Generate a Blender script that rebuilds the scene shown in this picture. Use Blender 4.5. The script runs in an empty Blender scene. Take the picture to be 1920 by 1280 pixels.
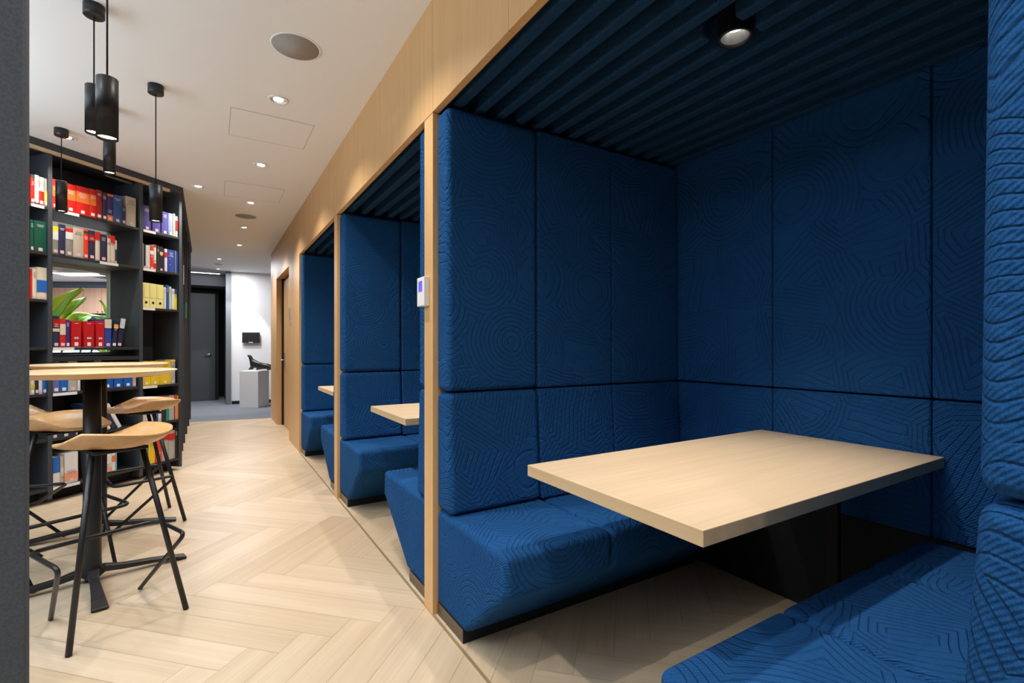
import bpy, bmesh, math, random
from mathutils import Vector, Matrix
random.seed(7)
SC = bpy.context.scene
COL = SC.collection
PI = math.pi

# ------------------------------------------------------------------ camera
YAW = 0.5504
cd = bpy.data.cameras.new('camera'); cam = bpy.data.objects.new('camera', cd); COL.objects.link(cam)
cam.location = (0, 0, 1.2); cam.rotation_euler = (PI/2, 0, -YAW)
cd.sensor_width = 36; cd.lens = 36*915/1920; cd.shift_y = 9.65/1920; cd.clip_start = 0.02
SC.camera = cam
SC.cycles.diffuse_bounces = 8; SC.cycles.max_bounces = 12

# ------------------------------------------------------------------ world, exposure
w = bpy.data.worlds.new('world'); SC.world = w; w.use_nodes = True
w.node_tree.nodes['Background'].inputs[0].default_value = (0.95, 0.93, 0.92, 1)
w.node_tree.nodes['Background'].inputs[1].default_value = 0.05
SC.view_settings.view_transform = 'Standard'; SC.view_settings.look = 'None'
SC.view_settings.exposure = 0.02; SC.view_settings.gamma = 1; SC.view_settings.use_curve_mapping = False
K_DOWN = 70.0; K_BOOTH = 84.0; K_PEND = 16.0; K_FAR = 95.0

def lamp(name, kind, loc, energy, color=(1, .9, .78), rot=(0, 0, 0), size=.05, spot=100, blend=.4, sx=None, sy=None):
    l = bpy.data.lights.new(name, kind); l.energy = energy; l.color = color
    o = bpy.data.objects.new(name, l); COL.objects.link(o); o.location = loc; o.rotation_euler = rot
    if kind == 'SPOT': l.spot_size = math.radians(spot); l.spot_blend = blend; l.shadow_soft_size = size
    elif kind == 'POINT': l.shadow_soft_size = size
    elif kind == 'AREA':
        l.shape = 'RECTANGLE'; l.size = sx or size; l.size_y = sy or size
    return o
# added fill light without a fitting, stands in for the office behind the camera
lamp('office_fill', 'AREA', (-1.2, -2.4, 2.7), 20, (1, .95, .9), (0.5, 0, 0), sx=3.0, sy=1.6)
# unseen lights added to brighten the ceiling, left of and behind the camera
lamp('ceiling_fill', 'AREA', (-2.5, 2.6, 2.05), 240, (.66, .84, 1), (PI, 0, 0), sx=1.2, sy=4.5)
lamp('ceiling_fill', 'AREA', (-.9, -1.0, 2.05), 38, (.80, .90, 1), (PI, 0, 0), sx=2.4, sy=1.2)

# ------------------------------------------------------------------ materials
def mat(name, col, rough=.5, metal=0, emit=None, es=0, spec=.5, sheen=0, alpha=None, trans=0):
    m = bpy.data.materials.new(name); m.use_nodes = True
    b = m.node_tree.nodes['Principled BSDF']
    b.inputs['Base Color'].default_value = (*col, 1); b.inputs['Roughness'].default_value = rough
    b.inputs['Metallic'].default_value = metal; b.inputs['Specular IOR Level'].default_value = spec
    if sheen: b.inputs['Sheen Weight'].default_value = sheen; b.inputs['Sheen Roughness'].default_value = .5
    if emit: b.inputs['Emission Color'].default_value = (*emit, 1); b.inputs['Emission Strength'].default_value = es
    if trans: b.inputs['Transmission Weight'].default_value = trans
    return m
def nd(m, t, **kw):
    n = m.node_tree.nodes.new(t)
    for k, v in kw.items():
        if k in n.inputs: n.inputs[k].default_value = v
        else: setattr(n, k, v)
    return n
def ln(m, a, b): m.node_tree.links.new(a, b)
def math_(m, op, a, b=None, clamp=False):
    n = nd(m, 'ShaderNodeMath'); n.operation = op; n.use_clamp = clamp
    for i, q in enumerate((a, b)):
        if q is None: continue
        if isinstance(q, (int, float)): n.inputs[i].default_value = q
        else: ln(m, q, n.inputs[i])
    return n.outputs[0]
def mapr(m, v, a, b, c, d, smooth=False):
    n = nd(m, 'ShaderNodeMapRange')
    if smooth: n.interpolation_type = 'SMOOTHSTEP'
    ln(m, v, n.inputs[0])
    for i, q in enumerate((a, b, c, d)): n.inputs[i+1].default_value = q
    return n.outputs[0]

def quilt(name, col, line=1.0, scale=3.3):
    """woven wool quilted in nested contour lines, as relief only"""
    m = mat(name, col, .92, spec=.06)
    b = m.node_tree.nodes['Principled BSDF']
    tc = nd(m, 'ShaderNodeTexCoord'); co = tc.outputs['Object']
    ns = nd(m, 'ShaderNodeTexNoise', Scale=4.0, Detail=1.0); ln(m, co, ns.inputs['Vector'])
    dis = nd(m, 'ShaderNodeVectorMath', operation='SCALE'); dis.inputs['Scale'].default_value = .055
    sub = nd(m, 'ShaderNodeVectorMath', operation='SUBTRACT'); sub.inputs[1].default_value = (.5, .5, .5)
    ln(m, ns.outputs['Color'], sub.inputs[0]); ln(m, sub.outputs[0], dis.inputs[0])
    add = nd(m, 'ShaderNodeVectorMath', operation='ADD'); ln(m, co, add.inputs[0]); ln(m, dis.outputs[0], add.inputs[1])
    ve = nd(m, 'ShaderNodeTexVoronoi', feature='DISTANCE_TO_EDGE', Scale=scale); ln(m, add.outputs[0], ve.inputs['Vector'])
    vf = nd(m, 'ShaderNodeTexVoronoi', feature='F1', Scale=scale*.8); ln(m, add.outputs[0], vf.inputs['Vector'])
    sel = nd(m, 'ShaderNodeTexNoise', Scale=1.7, Detail=0.0); ln(m, co, sel.inputs['Vector'])
    k = 1/(.0175*scale)
    def groove(v, kk):
        f = math_(m, 'FRACT', math_(m, 'MULTIPLY', v, kk))
        a = math_(m, 'ABSOLUTE', math_(m, 'SUBTRACT', f, .5))
        return mapr(m, a, .34, .5, 0, 1, True)
    g1 = groove(ve.outputs['Distance'], k); g2 = groove(vf.outputs['Distance'], k*1.1)
    s = mapr(m, sel.outputs['Fac'], .49, .51, 0, 1)
    mx = nd(m, 'ShaderNodeMix'); mx.data_type = 'FLOAT'; ln(m, s, mx.inputs[0]); ln(m, g1, mx.inputs[2]); ln(m, g2, mx.inputs[3])
    gr = mx.outputs[0]
    # fine diagonal ribs of the weave
    sx = nd(m, 'ShaderNodeSeparateXYZ'); ln(m, co, sx.inputs[0])
    d1 = math_(m, 'ADD', math_(m, 'ADD', sx.outputs[0], math_(m, 'MULTIPLY', sx.outputs[1], 1.0)), math_(m, 'MULTIPLY', sx.outputs[2], 1.25))
    rib = math_(m, 'SINE', math_(m, 'MULTIPLY', d1, 2*PI/.0125))
    d2 = math_(m, 'SUBTRACT', math_(m, 'MULTIPLY', math_(m, 'ADD', sx.outputs[0], sx.outputs[1]), .35), sx.outputs[2])
    rib2 = math_(m, 'SINE', math_(m, 'MULTIPLY', d2, 2*PI/.024))
    h = math_(m, 'ADD', math_(m, 'MULTIPLY', gr, -1.0*line), math_(m, 'MULTIPLY', math_(m, 'ADD', rib, math_(m, 'MULTIPLY', rib2, .9)), .15))
    bp = nd(m, 'ShaderNodeBump', Strength=1.0, Distance=.0036); ln(m, h, bp.inputs['Height']); ln(m, bp.outputs[0], b.inputs['Normal'])
    # wool yarn colour flecks
    fl = nd(m, 'ShaderNodeTexNoise', Scale=420.0, Detail=2.0); ln(m, co, fl.inputs['Vector'])
    cr = nd(m, 'ShaderNodeMix'); cr.data_type = 'RGBA'
    cr.inputs[6].default_value = (col[0]*.62, col[1]*.78, col[2]*.85, 1); cr.inputs[7].default_value = (col[0]*1.5+.002, col[1]*1.15, col[2]*1.12, 1)
    ln(m, mapr(m, fl.outputs['Fac'], .35, .65, 0, 1), cr.inputs[0]); ln(m, cr.outputs[2], b.inputs['Base Color'])
    return m
def wood(name, c1, c2, axis='Z', rough=.45, scale=1.0, uv=False, attr=None, knots=False, coat=0):
    m = mat(name, c1, rough); b = m.node_tree.nodes['Principled BSDF']
    if coat: b.inputs['Coat Weight'].default_value = coat; b.inputs['Coat Roughness'].default_value = .3
    tc = nd(m, 'ShaderNodeTexCoord'); mp = nd(m, 'ShaderNodeMapping')
    st = {'X': (.6, 14, 14), 'Y': (14, .6, 14), 'Z': (14, 14, .6)}[axis]
    mp.inputs['Scale'].default_value = tuple(q*scale for q in st)
    ln(m, tc.outputs['UV' if uv else 'Object'], mp.inputs[0])
    n1 = nd(m, 'ShaderNodeTexNoise', Scale=1.0, Detail=3.0, Roughness=.6, Distortion=.6); ln(m, mp.outputs[0], n1.inputs['Vector'])
    mp2 = nd(m, 'ShaderNodeMapping'); mp2.inputs['Scale'].default_value = tuple((q*7 if q > 1 else q*4)*scale for q in st)
    ln(m, tc.outputs['UV' if uv else 'Object'], mp2.inputs[0])
    n2 = nd(m, 'ShaderNodeTexNoise', Scale=1.0, Detail=2.0); ln(m, mp2.outputs[0], n2.inputs['Vector'])
    f = math_(m, 'ADD', math_(m, 'MULTIPLY', n1.outputs['Fac'], .65), math_(m, 'MULTIPLY', n2.outputs['Fac'], .35))
    f = mapr(m, f, .36, .64, 0, 1)
    mx = nd(m, 'ShaderNodeMix'); mx.data_type = 'RGBA'; mx.inputs[6].default_value = (*c2, 1); mx.inputs[7].default_value = (*c1, 1)
    ln(m, f, mx.inputs[0]); out = mx.outputs[2]
    if attr:
        at = nd(m, 'ShaderNodeAttribute'); at.attribute_name = attr
        hs = nd(m, 'ShaderNodeHueSaturation'); ln(m, out, hs.inputs['Color'])
        ln(m, mapr(m, at.outputs['Fac'], 0, 1, .90, 1.08), hs.inputs['Value'])
        ln(m, mapr(m, at.outputs['Fac'], 0, 1, 1.06, .92), hs.inputs['Saturation']); out = hs.outputs[0]
    ln(m, out, b.inputs['Base Color'])
    bp = nd(m, 'ShaderNodeBump', Strength=.15, Distance=.001); ln(m, n2.outputs['Fac'], bp.inputs['Height']); ln(m, bp.outputs[0], b.inputs['Normal'])
    return m
def speck(name, c1, c2, sc=300, rough=.9, bump=0):
    m = mat(name, c1, rough); b = m.node_tree.nodes['Principled BSDF']
    tc = nd(m, 'ShaderNodeTexCoord'); n = nd(m, 'ShaderNodeTexNoise', Scale=float(sc), Detail=2.0); ln(m, tc.outputs['Object'], n.inputs['Vector'])
    mx = nd(m, 'ShaderNodeMix'); mx.data_type = 'RGBA'; mx.inputs[6].default_value = (*c1, 1); mx.inputs[7].default_value = (*c2, 1)
    ln(m, mapr(m, n.outputs['Fac'], .35, .65, 0, 1), mx.inputs[0]); ln(m, mx.outputs[2], b.inputs['Base Color'])
    if bump:
        bp = nd(m, 'ShaderNodeBump', Strength=.6, Distance=bump); ln(m, n.outputs['Fac'], bp.inputs['Height']); ln(m, bp.outputs[0], b.inputs['Normal'])
    return m

BLUE = quilt('blue_quilted_wool', (.012, .077, .218))
BLUE_FLAT = quilt('blue_felt', (.012, .050, .115), line=.15)
OAK = wood('oak_veneer', (.74, .455, .205), (.655, .385, .165), 'Z', .45, scale=2.0)
OAK_TOP = wood('light_oak_top', (.66, .50, .33), (.58, .42, .26), 'X', .4, scale=1.6)
OAK_EDGE = wood('light_oak_edge', (.62, .45, .27), (.54, .37, .20), 'Y', .5, scale=1.6)
OAK_BAR = wood('bar_oak', (.70, .50, .29), (.62, .42, .22), 'X', .35, scale=1.4)
SEAT = wood('seat_ply', (.64, .38, .17), (.55, .31, .13), 'X', .33, scale=1.2, coat=.2)
FLOOR = wood('oak_planks', (.63, .49, .34), (.54, .405, .265), 'X', .38, scale=1.0, uv=True, attr='tone', coat=.15)
FLOORGAP = mat('floor_joint', (.22, .15, .09), .7)
CEIL = mat('ceiling_plaster', (.86, .86, .865), .9)
WHITE = mat('white_paint', (.83, .83, .84), .7)
BRASS = mat('floor_strip', (.52, .40, .24), .35, .6)
BLACK = mat('black_steel', (.012, .012, .013), .42)
BLACKM = mat('black_matt', (.006, .006, .007), .8)
DARKGREY = speck('dark_grey_laminate', (.040, .045, .055), (.046, .051, .062), 60, .55)
SHELF = mat('shelf_edge_black', (.022, .021, .021), .5)
COLGREY = speck('grey_wallcovering', (.068, .078, .092), (.092, .102, .118), 260, .8, .0006)
CHROME = mat('brushed_metal', (.5, .5, .5), .3, 1)
PLINTHM = mat('bench_kick_metal', (.16, .13, .10), .35, .7)
LEDM = mat('lamp_lens', (1, 1, 1), .5, emit=(1, .95, .86), es=14)
LEDW = mat('lamp_lens_cool', (1, 1, 1), .5, emit=(1, .98, .95), es=5)
REFL = mat('downlight_reflector', (.86, .87, .9), .15, .6)
RING = mat('white_trim_ring', (.85, .84, .83), .5)
GRILLE = speck('speaker_grille', (.30, .28, .26), (.38, .36, .34), 900, .8)
JOINT = mat('hatch_joint', (.34, .33, .32), .9)
CARPET = speck('grey_carpet', (.10, .115, .14), (.22, .24, .28), 90, 1.0, .004)

# ------------------------------------------------------------------ mesh helpers
def box(bm, x0, x1, y0, y1, z0, z1, mi=0):
    v = [bm.verts.new(p) for p in ((x0,y0,z0),(x1,y0,z0),(x1,y1,z0),(x0,y1,z0),(x0,y0,z1),(x1,y0,z1),(x1,y1,z1),(x0,y1,z1))]
    fs = []
    for f in ((3,2,1,0),(4,5,6,7),(0,1,5,4),(1,2,6,5),(2,3,7,6),(3,0,4,7)):
        q = bm.faces.new([v[i] for i in f]); q.material_index = mi; fs.append(q)
    return fs
def prism(bm, poly, axis, a, b, mi=0):
    """extrude a 2D polygon: axis X -> (y,z) points, Y -> (x,z), Z -> (x,y)"""
    def P(p, t): return {'X': (t, p[0], p[1]), 'Y': (p[0], t, p[1]), 'Z': (p[0], p[1], t)}[axis]
    A = [bm.verts.new(P(p, a)) for p in poly]; B = [bm.verts.new(P(p, b)) for p in poly]; n = len(poly)
    fs = [bm.faces.new(A[::-1]), bm.faces.new(B)]
    for i in range(n): fs.append(bm.faces.new((A[i], A[(i+1) % n], B[(i+1) % n], B[i])))
    for f in fs: f.material_index = mi
    bmesh.ops.recalc_face_normals(bm, faces=fs)
    return fs
def lathe(bm, prof, cx=0, cy=0, n=32, mi=0, cap=True):
    rings = []
    for r, z in prof: rings.append([bm.verts.new((cx+r*math.cos(2*PI*i/n), cy+r*math.sin(2*PI*i/n), z)) for i in range(n)])
    fs = []
    for a, b in zip(rings, rings[1:]):
        for i in range(n): fs.append(bm.faces.new((a[i], a[(i+1) % n], b[(i+1) % n], b[i])))
    if cap: fs.append(bm.faces.new(rings[0][::-1])); fs.append(bm.faces.new(rings[-1]))
    for f in fs: f.material_index = mi; f.smooth = True
    return fs
def smooth_path(pts, r=.04, k=5, closed=False):
    """round the corners of a polyline"""
    P = [Vector(p) for p in pts]; out = []; n = len(P)
    for i in range(n):
        if not closed and i in (0, n-1): out.append(P[i]); continue
        a, b, c = P[i-1], P[i], P[(i+1) % n]
        d1 = (a-b); d2 = (c-b); t = min(r, d1.length*.45, d2.length*.45)
        p1 = b+d1.normalized()*t; p2 = b+d2.normalized()*t
        for j in range(k+1):
            u = j/k; out.append(p1*(1-u)**2+b*2*u*(1-u)+p2*u*u)
    return out
def tube(bm, pts, r, n=10, mi=0, closed=False):
    P = [Vector(p) for p in pts]; m = len(P); rings = []; up = None
    for i, p in enumerate(P):
        t = (P[(i+1) % m]-P[i-1]) if closed else (P[min(i+1, m-1)]-P[max(i-1, 0)])
        t.normalize()
        if up is None: up = Vector((0, 0, 1)) if abs(t.z) < .9 else Vector((1, 0, 0))
        s = t.cross(up); s.normalize(); up = s.cross(t); up.normalize()
        rr = r[i] if isinstance(r, (list, tuple)) else r
        rings.append([bm.verts.new(p+(s*math.cos(2*PI*j/n)+up*math.sin(2*PI*j/n))*rr) for j in range(n)])
    fs = []
    for i in range(m if closed else m-1):
        a, b = rings[i], rings[(i+1) % m]
        for j in range(n): fs.append(bm.faces.new((a[j], a[(j+1) % n], b[(j+1) % n], b[j])))
    for f in fs: f.smooth = True
    if not closed: fs.append(bm.faces.new(rings[0][::-1])); fs.append(bm.faces.new(rings[-1]))
    for f in fs: f.material_index = mi
    bmesh.ops.recalc_face_normals(bm, faces=fs)
def obj(name, bm, mats, parent=None, bevel=0, seg=2, smooth=False, loc=None, rz=None):
    me = bpy.data.meshes.new(name); bm.to_mesh(me); bm.free()
    for m in (mats if isinstance(mats, (list, tuple)) else [mats]): me.materials.append(m)
    o = bpy.data.objects.new(name, me); COL.objects.link(o)
    if parent: o.parent = parent
    if loc is not None: o.location = loc
    if rz is not None: o.rotation_euler = (0, 0, rz)
    if bevel:
        md = o.modifiers.new('bevel', 'BEVEL'); md.width = bevel; md.segments = seg; md.limit_method = 'ANGLE'; md.angle_limit = math.radians(35)
        if smooth: md.harden_normals = True
    if smooth:
        for p in me.polygons: p.use_smooth = True
    return o
def new(): return bmesh.new()
def bobj(name, b6, m, parent=None, bevel=0, seg=2, smooth=False):
    bm = new(); box(bm, *b6); return obj(name, bm, m, parent, bevel, seg, smooth)
def empty(name, loc=(0, 0, 0), rz=0, label=None, cat=None, group=None):
    o = bpy.data.objects.new(name, None); COL.objects.link(o); o.location = loc; o.rotation_euler = (0, 0, rz)
    o.empty_display_size = .1
    tag(o, label, cat, group); return o
def tag(o, label=None, cat=None, group=None, kind=None):
    if label: o['label'] = label
    if cat: o['category'] = cat
    if group: o['group'] = group
    if kind: o['kind'] = kind
    return o
def struct(o, label=None): o['kind'] = 'structure'; return o
def tree(o, loc=None, rz=None, label=None, parent=None):
    c = o.copy(); COL.objects.link(c); c.parent = parent
    if loc is not None: c.location = loc
    if rz is not None: c.rotation_euler = (0, 0, rz)
    if label: c['label'] = label
    for ch in [q for q in list(o.children)]: tree(ch, parent=c)
    return c

# shelf contents: bay, shelf, z, start, thickness, height, cover, bands, mark, description, tilt
BOOKS = [
 ('A', 1, 2.267, -1.146, 0.025, 0.214, 'red', [(0.88, 1, 'green')], 'p', 'red book with a green top edge', 0),
 ('A', 1, 2.267, -1.121, 0.027, 0.218, 'cream', [(0, 0.08, 'black')], 'p', 'cream book with a black foot', 0),
 ('A', 1, 2.267, -1.094, 0.031, 0.212, 'red', [(0.6, 1, 'sand'), (0.5, 0.85, 'cream')], 'p', 'red and sand book', 0),
 ('A', 1, 2.267, -1.061, 0.022, 0.21, 'greyb', [(0.1, 0.55, 'yellow')], 'p', 'grey book with a yellow band', 0),
 ('A', 2, 1.91, -1.148, 0.022, 0.234, 'green', [], 'k', 'narrow green book', 0),
 ('A', 2, 1.91, -1.124, 0.077, 0.236, 'green', [], 'p', 'wide dark green book', 0),
 ('A', 3, 1.558, -1.147, 0.012, 0.218, 'red', [], 'p', 'thin red book', 0),
 ('A', 3, 1.558, -1.135, 0.026, 0.224, 'cream', [], 'p', 'cream book', 0),
 ('A', 3, 1.558, -1.108, 0.069, 0.24, 'cream', [(0.22, 0.6, 'blue')], 'p', 'wide cream book with a blue band', 0),
 ('A', 5, 0.842, -1.145, 0.024, 0.159, 'cream', [(0.3, 0.5, 'yellow')], 'w', 'cream book with a pale yellow band', 0),
 ('A', 5, 0.842, -1.12, 0.024, 0.149, 'navy', [], 'p', 'navy book', 0),
 ('A', 5, 0.842, -1.095, 0.022, 0.156, 'white', [], 'p', 'white book', 0),
 ('A', 5, 0.842, -1.072, 0.027, 0.155, 'blue', [], 'p', 'blue book', 0),
 ('B', 1, 2.267, -1.008, 0.038, 0.225, 'red', [(0.4, 0.78, 'orange')], 'w', 'red book with an orange title panel', 0),
 ('B', 1, 2.267, -0.969, 0.044, 0.225, 'red', [(0.4, 0.78, 'orange')], 'w', 'red book with an orange title panel', 0),
 ('B', 1, 2.267, -0.922, 0.073, 0.221, 'red', [(0.42, 0.8, 'orange')], 'w', 'thick red book with an orange title panel', 0),
 ('B', 1, 2.267, -0.846, 0.093, 0.226, 'red', [(0.42, 0.8, 'orange')], 'w', 'widest red book with an orange title panel', 0),
 ('B', 1, 2.267, -0.752, 0.052, 0.23, 'red', [(0.42, 0.8, 'orange')], 'w', 'red book with an orange title panel', 0),
 ('B', 1, 2.267, -0.699, 0.045, 0.238, 'red2', [], 'w', 'plain dark red book', 0),
 ('B', 1, 2.267, -0.651, 0.034, 0.23, 'navy', [], 'w', 'navy book', 0),
 ('B', 1, 2.267, -0.615, 0.048, 0.23, 'purple', [(0, 0.22, 'orange'), (0.92, 1, 'orange')], 'p', 'purple book with an orange foot', 0),
 ('B', 1, 2.267, -0.565, 0.071, 0.238, 'blue2', [], 'p', 'mid blue book', 0),
 ('B', 1, 2.267, -0.493, 0.031, 0.162, 'navy', [], 'p', 'short navy book', 0),
 ('B', 1, 2.267, -0.46, 0.087, 0.256, 'sand', [], 'p', 'wide sand coloured book', 0),
 ('B', 2, 1.917, -1.007, 0.037, 0.242, 'greyb', [(0.7, 0.88, 'yellow'), (0.45, 0.7, 'white')], 'k', 'grey book with a yellow title', 0),
 ('B', 2, 1.917, -0.969, 0.048, 0.237, 'navy', [], 'p', 'navy book', 0),
 ('B', 2, 1.917, -0.92, 0.05, 0.236, 'greyb', [(0.8, 0.92, 'red'), (0.56, 0.8, 'white')], 'k', 'grey book with a red and white title', 0),
 ('B', 2, 1.917, -0.868, 0.074, 0.236, 'sand', [], 'p', 'wide sand coloured book', 0),
 ('B', 2, 1.917, -0.793, 0.034, 0.238, 'red3', [(0.86, 0.94, 'green')], 'p', 'bright red book with a green mark', 0),
 ('B', 2, 1.917, -0.756, 0.049, 0.238, 'navy', [(0.62, 0.86, 'red2')], 'p', 'navy book with a dark red panel', 0),
 ('B', 2, 1.917, -0.706, 0.035, 0.236, 'cream', [(0.72, 1, 'red')], 'p', 'cream book with a red head', 0),
 ('B', 2, 1.917, -0.669, 0.053, 0.227, 'navy', [], 'k', 'navy book with white title', 0),
 ('B', 2, 1.917, -0.612, 0.026, 0.226, 'cream', [(0.9, 1, 'red')], 'p', 'cream book with a thin red head', 0),
 ('B', 2, 1.917, -0.585, 0.033, 0.232, 'cream', [(0.72, 1, 'red')], 'p', 'cream book with a red head', 0),
 ('B', 2, 1.917, -0.55, 0.015, 0.198, 'cream', [(0.1, 0.6, 'navy')], 'p', 'small cream and navy book', 0),
 ('B', 4, 1.195, -1.007, 0.046, 0.242, 'navy', [(0.66, 0.9, 'red2'), (0.5, 0.6, 'cream')], 'p', 'navy book with a dark red head', 0),
 ('B', 4, 1.195, -0.959, 0.039, 0.222, 'red', [(0.44, 0.82, 'cream')], 'p', 'red book with a cream middle', 0),
 ('B', 4, 1.195, -0.918, 0.027, 0.218, 'purple', [], 'w', 'purple book', 0),
 ('B', 4, 1.195, -0.881, 0.07, 0.209, 'redb', [], 'b', 'red lever arch file', 0),
 ('B', 4, 1.195, -0.792, 0.076, 0.211, 'redb', [], 'b', 'red lever arch file', 0),
 ('B', 4, 1.195, -0.7, 0.062, 0.216, 'redb', [], 'b', 'red lever arch file', 0),
 ('B', 4, 1.195, -0.634, 0.054, 0.237, 'blue3', [(0.68, 1, 'cream')], 'p', 'blue book with a cream head', 0),
 ('B', 4, 1.195, -0.578, 0.036, 0.223, 'navy2', [(0.72, 0.88, 'amber')], 'w', 'dark book with an amber panel', 6),
 ('B', 4, 1.195, -0.537, 0.04, 0.249, 'navy2', [(0.66, 1, 'silver')], 'p', 'dark book with a silver head', 8),
 ('B', 5, 0.845, -1.007, 0.046, 0.243, 'violet', [], 'w', 'violet blue folder', 0),
 ('B', 5, 0.845, -0.959, 0.056, 0.196, 'blue', [], 'w', 'blue folder', 0),
 ('B', 5, 0.845, -0.902, 0.064, 0.24, 'greyb2', [], 'p', 'wide grey folder', 0),
 ('B', 5, 0.845, -0.835, 0.019, 0.182, 'white', [], 'p', 'thin white book', 0),
 ('B', 5, 0.845, -0.658, 0.091, 0.13, 'blueb', [], 'w', 'blue file box', 0),
 ('B', 5, 0.845, -0.561, 0.074, 0.125, 'blueb', [], 'w', 'blue file box', 0),
 ('B', 5, 0.845, -0.48, 0.075, 0.12, 'blueb', [], 'w', 'blue file box', 0),
 ('B', 5, 0.845, -0.402, 0.031, 0.12, 'sand', [], 'p', 'narrow sand coloured book', 0),
 ('B', 6, 0.495, -1.002, 0.025, 0.178, 'white', [], 'n', 'white booklet', 0),
 ('B', 6, 0.495, -0.975, 0.045, 0.174, 'navy', [], 'n', 'navy booklet', 0),
 ('B', 6, 0.495, -0.928, 0.027, 0.176, 'white', [], 'n', 'white booklet', 0),
 ('B', 6, 0.495, -0.899, 0.05, 0.172, 'navy', [], 'n', 'navy booklet', 0),
 ('B', 6, 0.495, -0.846, 0.03, 0.169, 'white', [], 'n', 'white booklet', 0),
 ('B', 6, 0.495, -0.656, 0.022, 0.255, 'blue', [], 'n', 'leaning blue booklet', -26),
 ('B', 6, 0.495, -0.628, 0.013, 0.241, 'red', [], 'n', 'leaning red booklet', -26),
 ('B', 6, 0.495, -0.606, 0.025, 0.244, 'white', [], 'n', 'leaning white booklet', -26),
 ('B', 6, 0.495, -0.572, 0.035, 0.239, 'navy', [], 'n', 'leaning navy booklet', -26),
 ('B', 6, 0.495, -0.524, 0.031, 0.234, 'white', [], 'n', 'leaning white booklet', -26),
 ('B', 7, 0.12, -1.006, 0.047, 0.225, 'blue', [(0, 0.45, 'white')], 'p', 'blue and white file', 0),
 ('B', 7, 0.12, -0.956, 0.023, 0.222, 'sand', [(0.3, 0.6, 'cream')], 'n', 'sand coloured booklet', 0),
 ('B', 7, 0.12, -0.928, 0.095, 0.241, 'white', [(0.08, 0.36, 'peach')], 'm', 'wide white file with a peach foot', 0),
 ('B', 7, 0.12, -0.656, 0.08, 0.202, 'white', [(0.04, 0.28, 'peach')], 'm', 'wide white file with a peach foot', 0),
 ('B', 7, 0.12, -0.574, 0.027, 0.185, 'white', [(0.5, 0.8, 'orange')], 'n', 'white file with an orange tab', 0),
 ('B', 7, 0.12, -0.544, 0.009, 0.183, 'sky', [], 'n', 'thin light blue folder', 0),
 ('C', 1, 2.262, -0.31, 0.075, 0.225, 'violet2', [], 'p', 'violet book with a grey edge', 0),
 ('C', 1, 2.262, -0.222, 0.078, 0.228, 'violet2', [], 'p', 'violet book', 0),
 ('C', 1, 2.262, -0.134, 0.066, 0.214, 'violet2', [], 'p', 'violet book', 0),
 ('C', 1, 2.262, -0.067, 0.047, 0.215, 'steel', [], 'p', 'steel blue book', 0),
 ('C', 1, 2.262, -0.017, 0.019, 0.222, 'sand', [], 'n', 'thin sand coloured book', 0),
 ('C', 1, 2.262, 0.007, 0.02, 0.203, 'cream', [(0.3, 0.8, 'red')], 'n', 'thin cream book with red strip', 0),
 ('C', 2, 1.9, -0.313, 0.007, 0.236, 'white', [], 'n', 'very thin white book', 0),
 ('C', 2, 1.9, -0.305, 0.019, 0.233, 'dark', [], 'p', 'dark grey book', 0),
 ('C', 2, 1.9, -0.285, 0.019, 0.227, 'white', [], 'p', 'white book', 0),
 ('C', 2, 1.9, -0.265, 0.018, 0.229, 'white', [], 'p', 'white book', 0),
 ('C', 2, 1.9, -0.245, 0.034, 0.216, 'red3', [(0.7, 0.85, 'white')], 'p', 'red and white book', 0),
 ('C', 2, 1.9, -0.21, 0.023, 0.247, 'white', [(0.1, 0.3, 'red'), (0.9, 1, 'red')], 'n', 'white book with red ends', 0),
 ('C', 2, 1.9, -0.184, 0.03, 0.242, 'dark', [], 'n', 'black book', 0),
 ('C', 2, 1.9, -0.153, 0.031, 0.239, 'dark', [(0.68, 0.8, 'amber')], 'p', 'black book with an amber mark', 0),
 ('C', 2, 1.9, -0.12, 0.015, 0.22, 'purple', [], 'n', 'thin purple book', 0),
 ('C', 2, 1.9, -0.104, 0.025, 0.228, 'white', [(0.66, 0.86, 'red')], 'n', 'white book with a red panel', 0),
 ('C', 2, 1.9, -0.076, 0.072, 0.228, 'blue3', [], 'd', 'wide blue folder', 0),
 ('C', 2, 1.9, 0.0, 0.013, 0.228, 'steel', [], 'n', 'thin steel blue folder', 0),
 ('C', 2, 1.9, 0.015, 0.018, 0.22, 'blue3', [], 'n', 'thin blue folder', 0),
 ('C', 3, 1.55, -0.312, 0.059, 0.233, 'lemon', [], 'h', 'pale yellow lever arch file', 0),
 ('C', 3, 1.55, -0.25, 0.065, 0.232, 'lemon', [], 'h', 'pale yellow lever arch file', 0),
 ('C', 3, 1.55, -0.182, 0.065, 0.23, 'lemon', [], 'h', 'pale yellow lever arch file', 0),
 ('C', 3, 1.55, -0.112, 0.022, 0.213, 'white', [], 'n', 'white booklet', 0),
 ('C', 3, 1.55, -0.088, 0.025, 0.238, 'blue2', [], 'n', 'mid blue booklet', 0),
 ('C', 3, 1.55, -0.06, 0.023, 0.225, 'mint', [], 'n', 'pale green booklet', 0),
 ('C', 3, 1.55, -0.034, 0.029, 0.207, 'white', [], 'p', 'white booklet', 0),
 ('C', 3, 1.55, -0.004, 0.025, 0.205, 'acid', [(0.78, 1, 'blue3')], 'n', 'acid yellow booklet with a blue head', 0),
 ('C', 5, 0.843, -0.313, 0.071, 0.222, 'yellow2', [], 'w', 'yellow magazine box', 0),
 ('C', 5, 0.843, -0.24, 0.087, 0.22, 'yellow2', [], 'w', 'yellow magazine box', 0),
 ('C', 5, 0.843, -0.151, 0.104, 0.218, 'yellow2', [], 'w', 'yellow magazine box', 0),
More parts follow.
